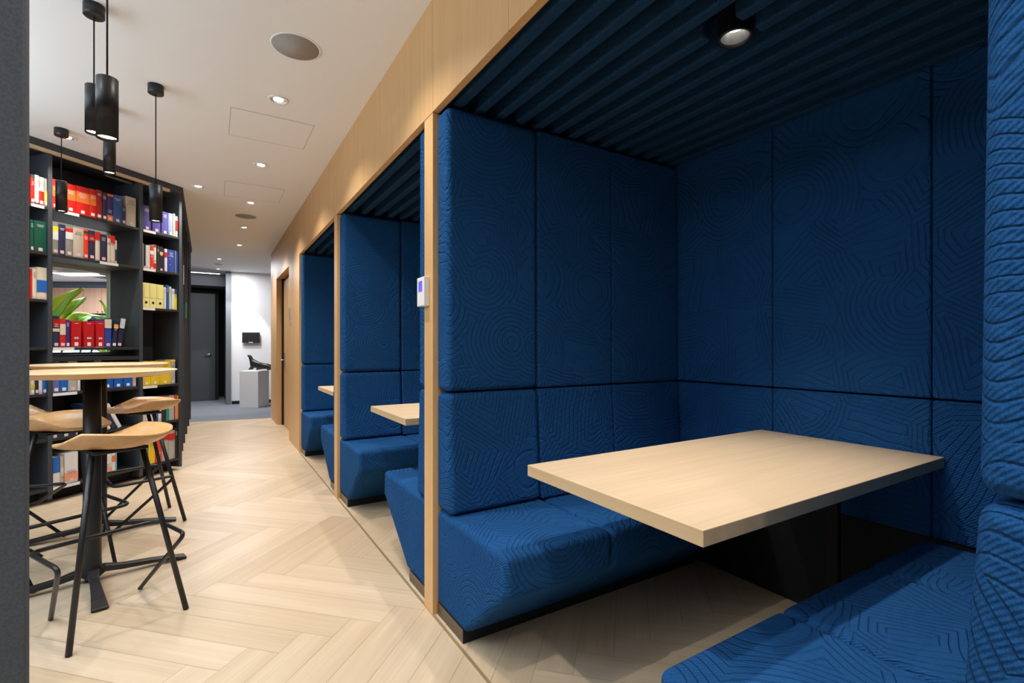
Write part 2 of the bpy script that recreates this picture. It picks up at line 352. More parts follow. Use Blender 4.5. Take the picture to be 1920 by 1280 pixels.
 ('C', 5, 0.843, -0.045, 0.047, 0.232, 'greyb2', [(0.9, 1, 'yellow2')], 'p', 'grey magazine box with yellow rim', 0),
 ('C', 6, 0.495, -0.312, 0.023, 0.21, 'white', [], 'p', 'white booklet', 0),
 ('C', 6, 0.495, -0.287, 0.023, 0.212, 'white', [(0.9, 1, 'violet')], 'p', 'white booklet', 0),
 ('C', 6, 0.495, -0.263, 0.023, 0.21, 'white', [(0.92, 1, 'sky')], 'p', 'white booklet', 0),
 ('C', 6, 0.495, -0.238, 0.023, 0.202, 'white', [], 'p', 'white booklet', 0),
 ('C', 6, 0.495, -0.213, 0.014, 0.199, 'orange', [], 'p', 'thin orange booklet', 0),
 ('C', 6, 0.495, -0.197, 0.028, 0.198, 'blue', [], 'n', 'blue booklet', 0),
 ('C', 6, 0.495, -0.167, 0.031, 0.19, 'white', [], 'p', 'white booklet', 0),
 ('C', 6, 0.495, -0.132, 0.042, 0.181, 'dark', [], 'c', 'black comb bound booklet', 0),
 ('C', 6, 0.495, -0.088, 0.023, 0.171, 'teal', [], 'n', 'green booklet', 0),
 ('C', 6, 0.495, -0.061, 0.054, 0.234, 'greyb2', [], 'n', 'wide grey folder', 0),
 ('C', 6, 0.495, 0.002, 0.016, 0.238, 'red3', [(0, 0.6, 'peach')], 'n', 'thin red booklet', 0),
 ('C', 6, 0.495, 0.021, 0.017, 0.231, 'amber', [], 'n', 'thin amber booklet', 0),
 ('C', 7, 0.12, -0.293, 0.024, 0.214, 'white', [(0.5, 0.8, 'teal')], 'n', 'white and teal booklet', 0),
 ('C', 7, 0.12, -0.26, 0.059, 0.228, 'yellow2', [], 'n', 'yellow file', 0),
 ('C', 7, 0.12, -0.197, 0.064, 0.221, 'red3', [(0.0, 0.0, 'white')], 'w', 'orange red file', 0),
 ('C', 7, 0.12, -0.132, 0.065, 0.284, 'greyb2', [(0.68, 0.9, 'red')], 'n', 'grey file with a red band', 0),
 ('C', 7, 0.12, -0.065, 0.064, 0.273, 'greyb2', [(0.68, 0.9, 'red')], 'n', 'grey file with a red band', 0),
 ('C', 7, 0.12, 0.002, 0.025, 0.293, 'dark', [], 'n', 'black file', 0),
]
# ================================================================== ROOM
XF = .839                 # plane of the oak facade
ZC = 2.756                # corridor ceiling
ZO = 2.25                 # top of the booth openings
PER = 1.97
PY = [(-.02, .08), (2.045, 2.146), (4.015, 4.116), (5.985, 6.86)]   # partitions between the booths
XB = 2.32                 # booth back wall face

# herringbone floor, one quad per plank
def herringbone():
    bm = new(); uv = bm.loops.layers.uv.new('UVMap'); tone = bm.faces.layers.float.new('tone')
    W = .142; n = 7; g = .0006; ox, oy = .12, 0.0
    c = math.sqrt(.5)
    def wpt(p, q): return (ox+(p+q)*c, oy+(q-p)*c)
    def plank(p0, p1, q0, q1, horiz):
        a = wpt((p0+p1)/2, (q0+q1)/2)
        if not (-3.8 < a[0] < 3.2 and -2.6 < a[1] < 9.9): return
        pts = [(p0+g, q0+g), (p1-g, q0+g), (p1-g, q1-g), (p0+g, q1-g)]
        vs = [bm.verts.new((*wpt(*q), 0)) for q in pts]
        f = bm.faces.new(vs); f[tone] = min(1, max(0, random.gauss(.5, .27)))
        u0 = random.uniform(0, 40); v0 = random.uniform(0, 40)
        L = p1-p0 if horiz else q1-q0
        cs = [(0, 0), (L, 0), (L, W), (0, W)] if horiz else [(0, 0), (0, W), (L, W), (L, 0)]
        for l, (a_, b_) in zip(f.loops, cs): l[uv].uv = (u0+a_, v0+b_)
    for y in range(-70, 90):
        for mm in range(-8, 9):
            x = y+2*n*mm
            plank(x*W, (x+n)*W, y*W, (y+1)*W, True)
    for x in range(-90, 110):
        for mm in range(-8, 9):
            ys = x-2*n+1-2*n*mm
            plank(x*W, (x+1)*W, ys*W, (ys+n)*W, False)
    geom = bm.verts[:]+bm.edges[:]+bm.faces[:]
    for co, no in (((0, 9.22, 0), (.115, 1, 0)), ((0, -2.5, 0), (0, -1, 0)), ((-3.6, 0, 0), (-1, 0, 0)), ((2.9, 0, 0), (1, 0, 0))):
        geom = bm.verts[:]+bm.edges[:]+bm.faces[:]
        bmesh.ops.bisect_plane(bm, geom=geom, plane_co=co, plane_no=no, clear_outer=True)
    for f in bm.faces:
        if f.normal.z < 0: f.normal_flip()
    # sub floor closes the joints
    fs = box(bm, -3.6, 2.9, -2.5, 8.85, -.06, -.0015, 1)
    return bm
struct(obj('floor', herringbone(), [FLOOR, FLOORGAP]))
bm = new(); prism(bm, [(-3.6, 9.22+.115*3.6), (2.9, 9.22-.115*2.9), (2.9, 16), (-3.6, 16)], 'Z', -.06, .002)
struct(obj('floor', bm, CARPET))
struct(bobj('trim_1', (XF-.004, XF+.008, -2.4, 5.985, 0, .003), BRASS))
struct(bobj('ceiling', (-3.6, 2.9, -2.5, 16, ZC, ZC+.12), CEIL))

# oak fascia over the booths, one board per bay with fine joints
def oak_boards(name, ys, z0, z1, x0=XF, x1=XF+.03):
    bm = new()
    for a, b in zip(ys, ys[1:]): box(bm, x0, x1, a+.0008, b-.0008, z0, z1)
    return struct(obj(name, bm, OAK))
oak_boards('wall_right', [-2.5, -1.9, -.02, .08, 1.39, 2.045, 2.146, 3.36, 4.015, 4.116, 5.33, 5.985], ZO, ZC)
# far end of the oak wall with the door recess
bm = new()
box(bm, XF, XB+.1, 5.985, 6.86, 0, ZC)
box(bm, XF, XB+.1, 8.30, 9.14, 0, ZC)
box(bm, XF, XB+.1, 6.86, 8.30, 2.24, ZC)
box(bm, .98, XB+.1, 6.86, 8.30, 0, 2.24)
struct(obj('wall_right', bm, OAK))
d = empty('door_1', (.93, 7.58, 0)); struct(d)
bobj('door_frame', (-.02, .05, -.70, -.60, 0.002, 2.235), OAK, d); bobj('door_frame', (-.02, .05, .64, .715, 0.002, 2.235), BLACKM, d)
bobj('door_leaf', (.0, .045, -.595, .60, .004, 2.20), OAK, d, .002)
bm = new(); box(bm, -.012, 0, .45, .49, .88, 1.10); tube(bm, smooth_path([(-.006, .47, 1.0), (-.05, .47, 1.0), (-.05, .36, 1.0)], .015), .008)
obj('door_handle', bm, CHROME, d)
# wall behind the booths and roof over them
struct(bobj('wall_back', (XB+.06, XB+.16, -2.5, 6.0, 0, ZC), BLACKM))
struct(bobj('ceiling', (XF+.03, XB+.06, -2.5, 5.985, 2.40, 2.44), BLACKM))

# ---- foreground grey wall end at the left
struct(bobj('wall_left', (-1.30, -.2212, .93, .95, 0, ZC), COLGREY, None, .003))

# ================================================================== BOOTHS
ordinal = ['nearest', 'middle', 'farthest']
XS = [XF+.016, 1.325, 1.80, XB-.005]
def booth_partition(k):
    y0, y1 = PY[k]
    nm = ['between the camera and the nearest booth, at the right frame edge', 'between nearest and middle booth, carrying the thermostat',
          'between middle and farthest booth', 'at the far end of the booth row, beside the oak door wall'][k]
    p = empty('booth_partition', (XF, (y0+y1)/2 if k < 3 else y0+.05, 0), 0, 'blue padded partition with oak edge '+nm, 'partition', 'padded partitions between the booths')
    h = (y1-y0)/2 if k < 3 else .0
    o = lambda x: x-XF
    if k < 3: bobj('wood_edge', (0, XB+.05-XF, -h, h, 0, 2.246), OAK, p, .0015)
    for side in (-1, 1):
        if k == 0 and side == -1: continue
        if k == 3 and side == 1: continue
        face = h*side if k < 3 else -.05
        tt = (.12, .125, .128, .155) if k else (.128, .145, .150, .180)
        if k == 0: tt = (.135, .150, .150, .182)
        for i in range(3):
            a, b = o(XS[i])+.0015, o(XS[i+1])-.0015
            for nme, z0, z1, t1, t0 in (('upper_panel', 1.004, 2.238, tt[0], tt[1]), ('lower_panel', .478, .998, tt[2], tt[3])):
                bm = new()
                poly = [(face, z0), (face+side*t0, z0), (face+side*t1, z1), (face, z1)]
                prism(bm, poly, 'X', a, b)
                obj(nme, bm, BLUE, p, .028 if (i == 0) else .012, 5 if i == 0 else 3, True)
    return p
for k in range(4): booth_partition(k)

def bench(k, side, first=None):
    """side +1: seat against the far partition, -1: against the near one"""
    y = PY[k+1][0] if side > 0 else PY[k][1]
    where = ('far' if side > 0 else 'near')+' side of the '+ordinal[k]+' booth'
    p = empty('upholstered_bench', (XF, y, 0), 0, 'blue quilted bench with slanted front on the '+where, 'bench', 'blue benches in the booths')
    dfr = .615 if side > 0 else .69
    xs = [.016, 1.345-XF, 1.86-XF, XB-.02-XF]
    for i in range(3):
        bm = new()
        poly = [(-side*.003, .055), (-side*.29, .055), (-side*dfr, .335), (-side*dfr, .474), (-side*.003, .474)]
        prism(bm, poly, 'X', xs[i]+.001, xs[i+1]-.001)
        obj('seat_cushion', bm, BLUE, p, .026, 5, True)
    bobj('plinth', (.022, XB-.03-XF, min(-side*.262, -side*.004), max(-side*.262, -side*.004), 0.001, .056), [PLINTHM], p)
    bobj('plinth_front', (.023, XB-.03-XF, min(-side*.2625, -side*.264), max(-side*.2625, -side*.264), 0.001, .055), BLACKM, p)
    return p
for k in range(3):
    for s_ in (1, -1): bench(k, s_)

def booth_back(k):
    a, b = PY[k][1], PY[k+1][0]
    p = empty('back_wall_padding', (XB, (a+b)/2, 0), 0, 'blue quilted padding on the back wall of the '+ordinal[k]+' booth', 'wall padding', 'padded back walls of the booths')
    cy = (a+b)/2; ys = [a+.003, .745+PER*k, 1.363+PER*k, b-.003]
    if k == 0: pass
    for i in range(3):
        for nme, z0, z1 in (('upper_panel', 1.004, 2.34), ('lower_panel', .475, .998)):
            bm = new(); box(bm, 0, .055, ys[i]-cy+.001, ys[i+1]-cy-.001, z0, z1); obj(nme, bm, BLUE, p, .011, 3, True)
    bobj('base_panel', (.01, .055, ys[0]-cy, ys[3]-cy, .002, .473), BLACKM, p)
for k in range(3): booth_back(k)

def booth_table(k):
    dy = PER*k
    p = empty('booth_table', (1.625, 1.060+dy, 0), 0, ['oak topped table lit by the ceiling spot in the nearest booth', 'oak table top corner in the middle booth', 'small visible oak table corner in the farthest booth'][k], 'table', 'oak tables in the booths')
    bm = new(); fs = box(bm, .932-1.625, XB-.004-1.625, -.356, .356, .7515, .79)
    for f in fs:
        if abs(f.normal.z) < .5: f.material_index = 1
    bm.normal_update()
    for f in bm.faces: f.material_index = 0 if abs(f.normal.z) > .5 else 1
    obj('table_top', bm, [OAK_TOP, OAK_EDGE], p, .0018)
    bobj('leg', (.50, .53, -.08, -.03, .008, .7515), BLACKM, p, .003)
    bobj('foot_plate', (.40, .66, -.20, .12, .001, .009), BLACKM, p)
for k in range(3): booth_table(k)

def baffles(k):
    a, b = PY[k][1]+.004, PY[k+1][0]-.004
    p = empty('acoustic_baffle_ceiling', ((XF+XB)/2, (a+b)/2, ZO), 0, 'dark blue felt baffle ceiling over the '+ordinal[k]+' booth', 'baffle ceiling', 'felt baffle ceilings of the booths')
    cx, cy = (XF+XB)/2, (a+b)/2
    bobj('backing_board', (XF+.035-cx, XB-cx+.05, a-cy, b-cy, .135, .148), BLUE_FLAT, p)
    n = 14
    for i in range(n):
        x = .925+.1045*i
        spans = [(a, b)]
        if abs(x-1.516) < .07: spans = [(a, 1.019+PER*k-.058), (1.019+PER*k+.058, b)]
        for (q0, q1) in spans:
            bm = new(); box(bm, x-.024-cx, x+.024-cx, q0-cy, q1-cy, .003, .134)
            obj('baffle', bm, BLUE_FLAT, p, .012, 3, True)
    bobj('edge_board', (XF+.031-cx, XF+.037-cx, a-cy, b-cy, .002, .13), BLACKM, p)
for k in range(3): baffles(k)

def booth_spot(k):
    p = empty('booth_spotlight', (1.516, 1.019+PER*k, ZO), 0, 'round black recessed spotlight in the baffle ceiling of the '+ordinal[k]+' booth', 'spotlight', 'spotlights of the booths')
    bm = new(); lathe(bm, [(.055, .12), (.055, .002), (.058, -.002), (.053, -.005), (.046, .0), (.046, .10), (.0, .10)], cap=False); obj('housing', bm, BLACK, p)
    bm = new(); lathe(bm, [(.045, .004), (.034, .035), (.030, .042)], cap=False); obj('reflector', bm, CHROME, p)
    bm = new(); lathe(bm, [(.032, .040), (.028, .038), (.0005, .038)], cap=False); obj('lens', bm, LEDM, p)
    lamp('booth_spot_light', 'SPOT', (1.516, 1.019+PER*k, ZO-.015), K_BOOTH, (1, .93, .86), size=.022, spot=80, blend=1.0)
for k in range(3): booth_spot(k)

# thermostat on the first oak edge, switches beside the door
t = empty('thermostat', (XF, 2.128, 1.452), 0, 'white wall thermostat with violet blue screen on the oak edge', 'thermostat')
bobj('body', (-.026, -.0005, -.044, .044, -.066, .066), mat('thermostat_plastic', (.86, .86, .88), .4), t, .003, 3, True)
bobj('screen', (-.0275, -.0262, -.022, .022, .0, .048), mat('thermostat_screen', (.02, .02, .2), .2, emit=(.16, .14, .8), es=.9), t)
SWM = mat('grey_switch_plate', (.42, .39, .36), .4)
t = empty('wall_switch', (XF, 6.80, 1.62), 0, 'tall grey switch panel on the oak wall right of the far door', 'switch')
bobj('plate', (-.012, -.0005, -.04, .04, -.075, .075), SWM, t, .002); bobj('rocker', (-.016, -.0122, -.028, .028, -.03, .05), SWM, t, .002)
t = empty('wall_sensor', (XF, 6.72, 1.50), 0, 'small square grey plate just below the tall switch panel', 'switch')
bobj('plate', (-.010, -.0005, -.03, .03, -.03, .03), SWM, t, .002)
bobj('button', (-.013, -.0102, -.014, .014, -.014, .014), SWM, t, .002)

# ================================================================== CEILING FITTINGS
DL = [(.353, y) for y in (-.60, .74, 2.10, 3.39, 4.685, 5.976, 7.252, 8.551)]
def downlight(x, y, label, energy, on=True):
    p = empty('downlight', (x, y, ZC), 0, label, 'ceiling light', 'recessed ceiling downlights')
    bm = new(); lathe(bm, [(.046, -.0005), (.060, -.0005), (.060, -.004), (.046, -.007), (.046, -.0005)], cap=False); obj('trim_ring', bm, RING, p)
    bm = new(); lathe(bm, [(.0459, -.0055), (.030, -.0022), (.028, -.0015)], cap=False); obj('reflector', bm, REFL, p)
    bm = new(); lathe(bm, [(.0278, -.0030), (.0275, -.0040), (.0005, -.0040)], cap=False); obj('lens', bm, LEDW, p)
    lamp('downlight_beam', 'SPOT', (x, y, ZC-.012), energy, (1, .945, .87), size=.02, spot=120, blend=1.0)
near = ['beyond the frame behind the camera', 'beyond the top of the frame above the nearest booth', 'above the thermostat partition, over the top frame edge',
        'nearest the round speaker, first visible of the row', 'beside the large square ceiling hatch', 'just in front of the second speaker', 'just behind the second speaker', 'last of the warm corridor row before the carpet']
for (x, y), l in zip(DL, near): downlight(x, y, 'round recessed downlight '+l, K_DOWN*(1+.09*max(0, y-2)))
downlight(-.117, 5.628, 'small downlight right in front of the bookcase canopy corner', K_DOWN*1.1)
downlight(-.924, 4.821, 'downlight partly behind the small far left pendant canopy', K_DOWN*.8)
downlight(-.95, 1.9, 'added downlight left of the pendants, hidden by the grey wall end', K_DOWN*.8)  # unseen downlight added to brighten the floor on the left
downlight(.101, 10.084, 'nearer of the two downlights over the grey carpet', K_DOWN)
downlight(.096, 11.41, 'farther of the two downlights over the grey carpet', K_DOWN*.6)
def speaker(x, y, r, label):
    p = empty('ceiling_speaker', (x, y, ZC), 0, label, 'speaker', 'round ceiling speakers')
    bm = new(); lathe(bm, [(r, -.0005), (r+.010, -.0005), (r+.010, -.0015), (r, -.004), (r, -.0005)], n=48, cap=False); obj('trim_ring', bm, CEIL, p)
    bm = new(); lathe(bm, [(r-.001, -.001), (r-.001, -.005), (.0005, -.0055)], n=48, cap=False); obj('grille', bm, GRILLE, p)
speaker(.37, 2.747, .112, 'large round grey ceiling speaker nearest the camera')
speaker(.339, 6.62, .112, 'round grey ceiling speaker further down the corridor')
speaker(.098, 10.75, .07, 'tiny grey ceiling grille between the two carpet downlights')
def hatch(x0, x1, y0, y1, label):
    p = empty('ceiling_hatch', ((x0+x1)/2, (y0+y1)/2, ZC), 0, label, 'access hatch', 'flush ceiling hatches')
    a, b = (x1-x0)/2, (y1-y0)/2
    bobj('panel', (-a+.003, a-.003, -b+.003, b-.003, -.0014, -.0004), CEIL, p)
    bm = new()
    for q in ((-a, -a+.003, -b, b), (a-.003, a, -b, b), (-a+.003, a-.003, -b, -b+.003), (-a+.003, a-.003, b-.003, b)): box(bm, *q, -.0016, -.0004)
    obj('joint', bm, JOINT, p)
hatch(.10, .612, 3.655, 4.14, 'square flush hatch in the white ceiling beside the first downlight')
hatch(.10, .612, 5.30, 5.83, 'square flush hatch in the ceiling, second from the camera')

# pendants
def pendant(x, y, zb, label):
    p = empty('pendant_lamp', (x, y, zb), 0, label, 'pendant lamp', 'black tube pendants over the bar tables')
    h = .215; top = ZC-zb
    bm = new(); lathe(bm, [(.030, .012), (.0325, 0), (.0325, h), (.030, h+.002), (.004, h+.002)], cap=False); obj('shade', bm, BLACK, p)
    bm = new(); lathe(bm, [(.0295, .0105), (.0005, .0105)], cap=False); obj('lens', bm, LEDM, p)
    bm = new(); tube(bm, [(0, 0, h), (0, 0, (h+top)/2), (0, 0, top-.04)], .003, 8); obj('cord', bm, BLACKM, p)
    bm = new(); lathe(bm, [(.004, top-.052), (.038, top-.052), (.040, top-.05), (.040, top-.0005)]); obj('ceiling_canopy', bm, BLACK, p)
    lamp('pendant_beam', 'SPOT', (x, y, zb+.006), K_PEND, (1, .88, .72), size=.025, spot=95, blend=.6)
pendant(-.461, 2.895, 2.172, 'black tube pendant close behind the largest pendant, higher up')
pendant(-.322, 2.251, 1.945, 'largest dark tube pendant nearest the camera, hanging lowest in view')
pendant(-.288, 3.589, 1.944, 'black tube pendant hanging alone right of the others before the violet books')
pendant(-.922, 4.664, 2.166, 'small black tube pendant in front of the red books')
pendant(-.570, 4.069, 2.325, 'short black tube pendant directly below the largest pendant')
# ================================================================== BAR TABLES
def bar_table(x, y, rz, label, dz=0):
    p = empty('bar_table', (x, y, 0), rz, label, 'bar table', 'round high tables by the bookcase')
    bm = new(); lathe(bm, [(.0005, 1.058), (.30, 1.058), (.345, 1.074), (.360, 1.083), (.360, 1.086), (.357, 1.088), (.0005, 1.088)], n=64, cap=False)
    bmesh.ops.translate(bm, vec=(0, 0, dz-.010), verts=bm.verts)
    o = obj('table_top', bm, OAK_BAR, p)
    for f in o.data.polygons: f.use_smooth = True
    md = o.modifiers.new('e', 'EDGE_SPLIT'); md.split_angle = math.radians(40)
    bm = new(); lathe(bm, [(.14, 1.038+dz), (.14, 1.0475+dz)], n=32); obj('mounting_plate', bm, BLACK, p)
    bm = new(); lathe(bm, [(.052, .045), (.040, .070), (.0375, .11), (.037, .2), (.037, 1.038+dz)], n=28); obj('column', bm, BLACK, p)
    for i in range(4):
        a = i*PI/2
        bm = new()
        prof = [(.0, .0, .055, .030), (.05, .040, .072, .024), (.12, .028, .056, .019), (.25, .020, .042, .023), (.34, .011, .028, .028), (.400, .003, .016, .032), (.405, .003, .013, .030)]
        rings = []
        for r, z0, z1, hw in prof:
            rings.append([bm.verts.new((r, q*hw, z)) for q, z in ((-1, z0), (1, z0), (1, z1), (-1, z1))])
        for A_, B_ in zip(rings, rings[1:]):
            for j in range(4): bm.faces.new((A_[j], A_[(j+1) % 4], B_[(j+1) % 4], B_[j]))
        bm.faces.new(rings[-1]); bm.faces.new(rings[0][::-1])
        bmesh.ops.rotate(bm, cent=(0, 0, 0), matrix=Matrix.Rotation(a, 3, 'Z'), verts=bm.verts)
        bmesh.ops.recalc_face_normals(bm, faces=bm.faces)
        obj('foot', bm, BLACK, p, .004, 2)
bar_table(-.525, 3.255, math.radians(13), 'round oak bar table on black four star base, nearest')
bar_table(-.618, 4.06, math.radians(5), 'second round oak bar table right behind the nearest one', .012)

# ================================================================== STOOLS
def stool(x, y, f, fs, label):
    rz = math.atan2(-f[0], f[1])
    p = empty('bar_stool', (x, y, 0), rz, label, 'bar stool', 'stools at the bar tables')
    for s in (-1, 1):
        bm = new(); tube(bm, [(s*.205, -.20, .003), (s*.09, -.045, .745)], .0115, 12); obj('leg', bm, BLACK, p)
    # one bent rod: front foot, back bend, footrest hoop, back bend, front foot
    pts = [(-.165, .20, .003), (-.222, -.15, .33), (-.238, .19, .32), (.238, .19, .32), (.222, -.15, .33), (.165, .20, .003)]
    bm = new(); tube(bm, smooth_path(pts, .055, 7), .0095, 12); obj('footrest_rod', bm, BLACK, p)
    bm = new(); prism(bm, [(-.10, -.09), (.10, -.09), (.10, .09), (-.10, .09)], 'Z', .742, .756); obj('seat_bracket', bm, BLACK, p, .004)
    # shell seat
    a = math.atan2(-fs[0], fs[1])-rz
    bm = new(); NR, NT = 12, 56; grid = []
    for side in (0, 1):
        layer = []
        for i in range(NR+1):
            row = []
            q = i/NR
            for j in range(NT):
                th = 2*PI*j/NT; cy_, sx_ = math.cos(th), math.sin(th)      # cy_=1 front
                L = .225 if cy_ > 0 else .222
                wd = .180*(1-.10*max(0, cy_))
                e = 1.25 if cy_ > 0 else 1.35                              # squarish outline
                rr = 1/((abs(cy_)**(2*e)+abs(sx_)**(2*e))**(1/(2*e)))*.96
                yy = q*rr*cy_*L; xx = q*rr*sx_*wd
                t = -cy_                                                   # 1 at the back
                rim = .018+.056*max(0, min(1, (t+.60)/.60))**1.1*(1-.42*max(0, t)**3)
                if cy_ > .62: rim = .006+.014*abs(sx_)
                wall = q**4.5
                z = .768+rim*wall+.010*(1-q)*0
                xx += -.0
                row.append((xx*(1-.03*wall), yy, z-(.011 if side else 0)))
            layer.append(row)
        grid.append(layer)
    V = []
    for layer in grid:
        rows = []
        for i, row in enumerate(layer):
            if i == 0: v = bm.verts.new(row[0]); rows.append([v]*NT)
            else: rows.append([bm.verts.new(q) for q in row])
        V.append(rows)
    for s, rows in enumerate(V):
        for i in range(NR):
            for j in range(NT):
                k = (j+1) % NT
                q = (rows[i+1][j], rows[i+1][k], rows[i][k], rows[i][j])
                if i == 0: q = (rows[1][j], rows[1][k], rows[0][0])
                bm.faces.new(q if s else q[::-1])
    for j in range(NT):
        k = (j+1) % NT; bm.faces.new((V[0][NR][j], V[1][NR][j], V[1][NR][k], V[0][NR][k]))
    bmesh.ops.recalc_face_normals(bm, faces=bm.faces)
    for f_ in bm.faces: f_.smooth = True
    o = obj('seat', bm, SEAT, p); o.rotation_euler = (0, 0, a)
    return p
stool(-.373, 2.776, (-.42, .91), (-.85, .52), 'nearest wooden shell stool on black rod legs')
stool(-.690, 3.500, (.47, -.88), (.86, -.50), 'wooden stool partly behind the nearest table column at left')
stool(-.410, 4.184, (-.963, -.271), (-.93, -.36), 'wooden stool farthest back, in front of the bookcase corner')
stool(-1.01, 3.96, (.92, -.1), (.9, -.3), 'stool mostly hidden behind the left wooden stool')

# ================================================================== BOOKCASE
PHI = math.radians(42.8); C0 = (-.301, 5.724)
bc = empty('bookcase', (*C0, 0), PHI, 'tall black bookcase standing diagonally behind the bar tables', 'bookcase')
DEP = .35; XL = -2.6
SH = [2.265, 1.915, 1.558, 1.195, .843, .495, .12]
def bx(name, b6, m, bev=0, parent=bc): return bobj(name, b6, m, parent, bev)
ups = [(-2.45, -2.42), (-1.75, -1.722), (-1.045, -1.017), (-.35, -.321), (.033, .062)]
for i, (a, b) in enumerate(ups): bx('vertical_panel', (a, b, .0, DEP, .03, 2.672), [DARKGREY])
for (a, b) in ((-.722, -.669),): bx('vertical_panel', (a, b, .0, DEP-.01, .10, 1.10), [DARKGREY])
sh_objs = {}
def shelf(key, a, b, z, lab=None):
    o = bx('shelf', (a+.0006, b-.0006, .002, DEP-.012, z-.022, z-.0005), [SHELF], .0015); sh_objs[key] = o
    if lab:
        q = bobj('label_holder', (lab[0], lab[1], -.0035, .0015, z-.024, z-.002), WLAB, o)
WLAB = mat('paper_label', (.78, .75, .70), .6)
for bay, (a, b) in {'A': (-1.722, -1.045), 'Z': (-2.42, -1.75), 'C': (-.321, .033)}.items():
    for i, z in enumerate(SH):
        if bay == 'C' and i == 3: continue
        lab = {('A', 0): (-1.15, -1.07), ('C', 0): (-.318, -.205), ('C', 1): (-.318, -.205), ('C', 2): (-.32, -.21), ('C', 4): (-.32, -.19)}.get((bay, i))
        shelf((bay, i), a, b, z, lab)
for i, z in enumerate(SH):
    if i == 2: continue
    if i < 4: shelf(('B', i), -1.017, -.35, z, {0: (-.935, -.835), 1: (-.68, -.535), 3: (-1.012, -.87)}.get(i))
    else:
        shelf(('B', i), -1.017, -.722, z, {4: (-1.012, -.85), 6: (-1.012, -.83)}.get(i)); shelf(('D', i), -.669, -.35, z, {4: (-.668, -.635)}.get(i))
bx('sill_panel', (-1.017, -.35, .0, DEP, 1.085, 1.118), [SHELF])
for a, b in ((-2.42, -1.75), (-1.722, -1.045), (-.321, .033)): bx('back_panel', (a, b, DEP-.012, DEP, .06, 2.69), [DARKGREY])
bx('back_panel', (-1.017, -.35, DEP-.012, DEP, 2.242, 2.69), [DARKGREY])
bx('back_panel', (-1.017, -.35, DEP-.012, DEP, .06, 1.085), [DARKGREY])
bx('plinth', (-2.42, .03, .10, DEP-.013, .002, .096), [BLACKM])
for a, b in ((-1.722, -1.05), (-.60, -.36)):
    bx('cable_rail', (a+.02 if a < -1 else a, a+.23, .06, .075, 2.655, 2.672), [CHROME])
# canopy runs over the diagonal front and down the corridor wing
def lw(s, y): return (C0[0]+s*math.cos(PHI)-y*math.sin(PHI), C0[1]+s*math.sin(PHI)+y*math.cos(PHI))
cp = empty('shelf_canopy', (*lw(.064, -.01), 2.70), 0, 'dark canopy with pale wood strip running above the bookcase', 'canopy')
o0 = lw(.064, -.01)
front = lw(-2.6, -.01); fr = [(front[0]-o0[0], front[1]-o0[1]), (0, 0), (-.030, 3.50), (-.5, 3.50), (-.5, .42), (lw(-2.6, .42)[0]-o0[0], lw(-2.6, .42)[1]-o0[1])]
bm = new(); prism(bm, fr, 'Z', -.002, .0555); obj('canopy_board', bm, [DARKGREY], cp)
bm = new(); A_ = lw(-2.6, -.016); B_ = lw(-.075, -.016); A2 = lw(-2.6, .012); B2 = lw(-.075, .012)
prism(bm, [(q[0]-o0[0], q[1]-o0[1]) for q in (A_, B_, B2, A2)], 'Z', -.026, -.0025); obj('wood_strip', bm, OAK_TOP, cp)

# corridor wing of the bookcase
wg = empty('bookcase', (-.27, 5.80, 0), math.radians(.35), 'black bookcase wing receding along the corridor towards the carpet', 'bookcase')
yy = [.27, .62, 1.15, 1.85, 2.60, 3.38]
for i, y in enumerate(yy): bobj('vertical_panel', (-.34, 0, y, y+.028, .06, 2.690), [DARKGREY], wg)
for i in range(5):
    for z in SH: bobj('shelf', (-.335, -.035, yy[i]+.0285, yy[i+1]-.0005, z-.022, z-.0005), [SHELF], wg)
bobj('back_panel', (-.352, -.3405, .0, 3.40, .06, 2.690), [DARKGREY], wg)
bobj('plinth', (-.33, -.10, .02, 3.38, .002, .096), [BLACKM], wg)

# ================================================================== BOOKS
PAL = dict(red=(.62, .016, .012), red2=(.36, .012, .012), red3=(.72, .05, .02), redb=(.50, .010, .014), orange=(.80, .17, .03), amber=(.80, .36, .03),
 navy=(.028, .030, .075), navy2=(.022, .020, .055), purple=(.05, .028, .16), violet=(.13, .15, .42), violet2=(.075, .065, .26), blue=(.012, .13, .50),
 blue2=(.03, .10, .30), blue3=(.03, .06, .30), blueb=(.01, .10, .40), sky=(.10, .42, .62), steel=(.20, .25, .34), green=(.004, .075, .045), teal=(.01, .30, .24),
 mint=(.50, .60, .50), cream=(.66, .58, .45), sand=(.52, .44, .34), white=(.72, .70, .68), greyb=(.26, .245, .22), greyb2=(.42, .41, .37), silver=(.55, .56, .58),
 dark=(.028, .026, .026), black=(.012, .012, .012), yellow=(.80, .62, .03), yellow2=(.80, .52, .02), lemon=(.80, .72, .28), acid=(.78, .74, .06), peach=(.78, .33, .20),
 pink=(.72, .42, .42), grey=(.2, .2, .2))
BM = {k: mat('cover_'+k, v, .42) for k, v in PAL.items()}
PAGES = mat('book_pages', (.70, .66, .58), .8); INKW = mat('spine_ink_white', (.75, .74, .70), .5); INKD = mat('spine_ink_dark', (.10, .09, .09), .6)
PINKL = mat('shelfmark_pink', (.74, .50, .50), .6)
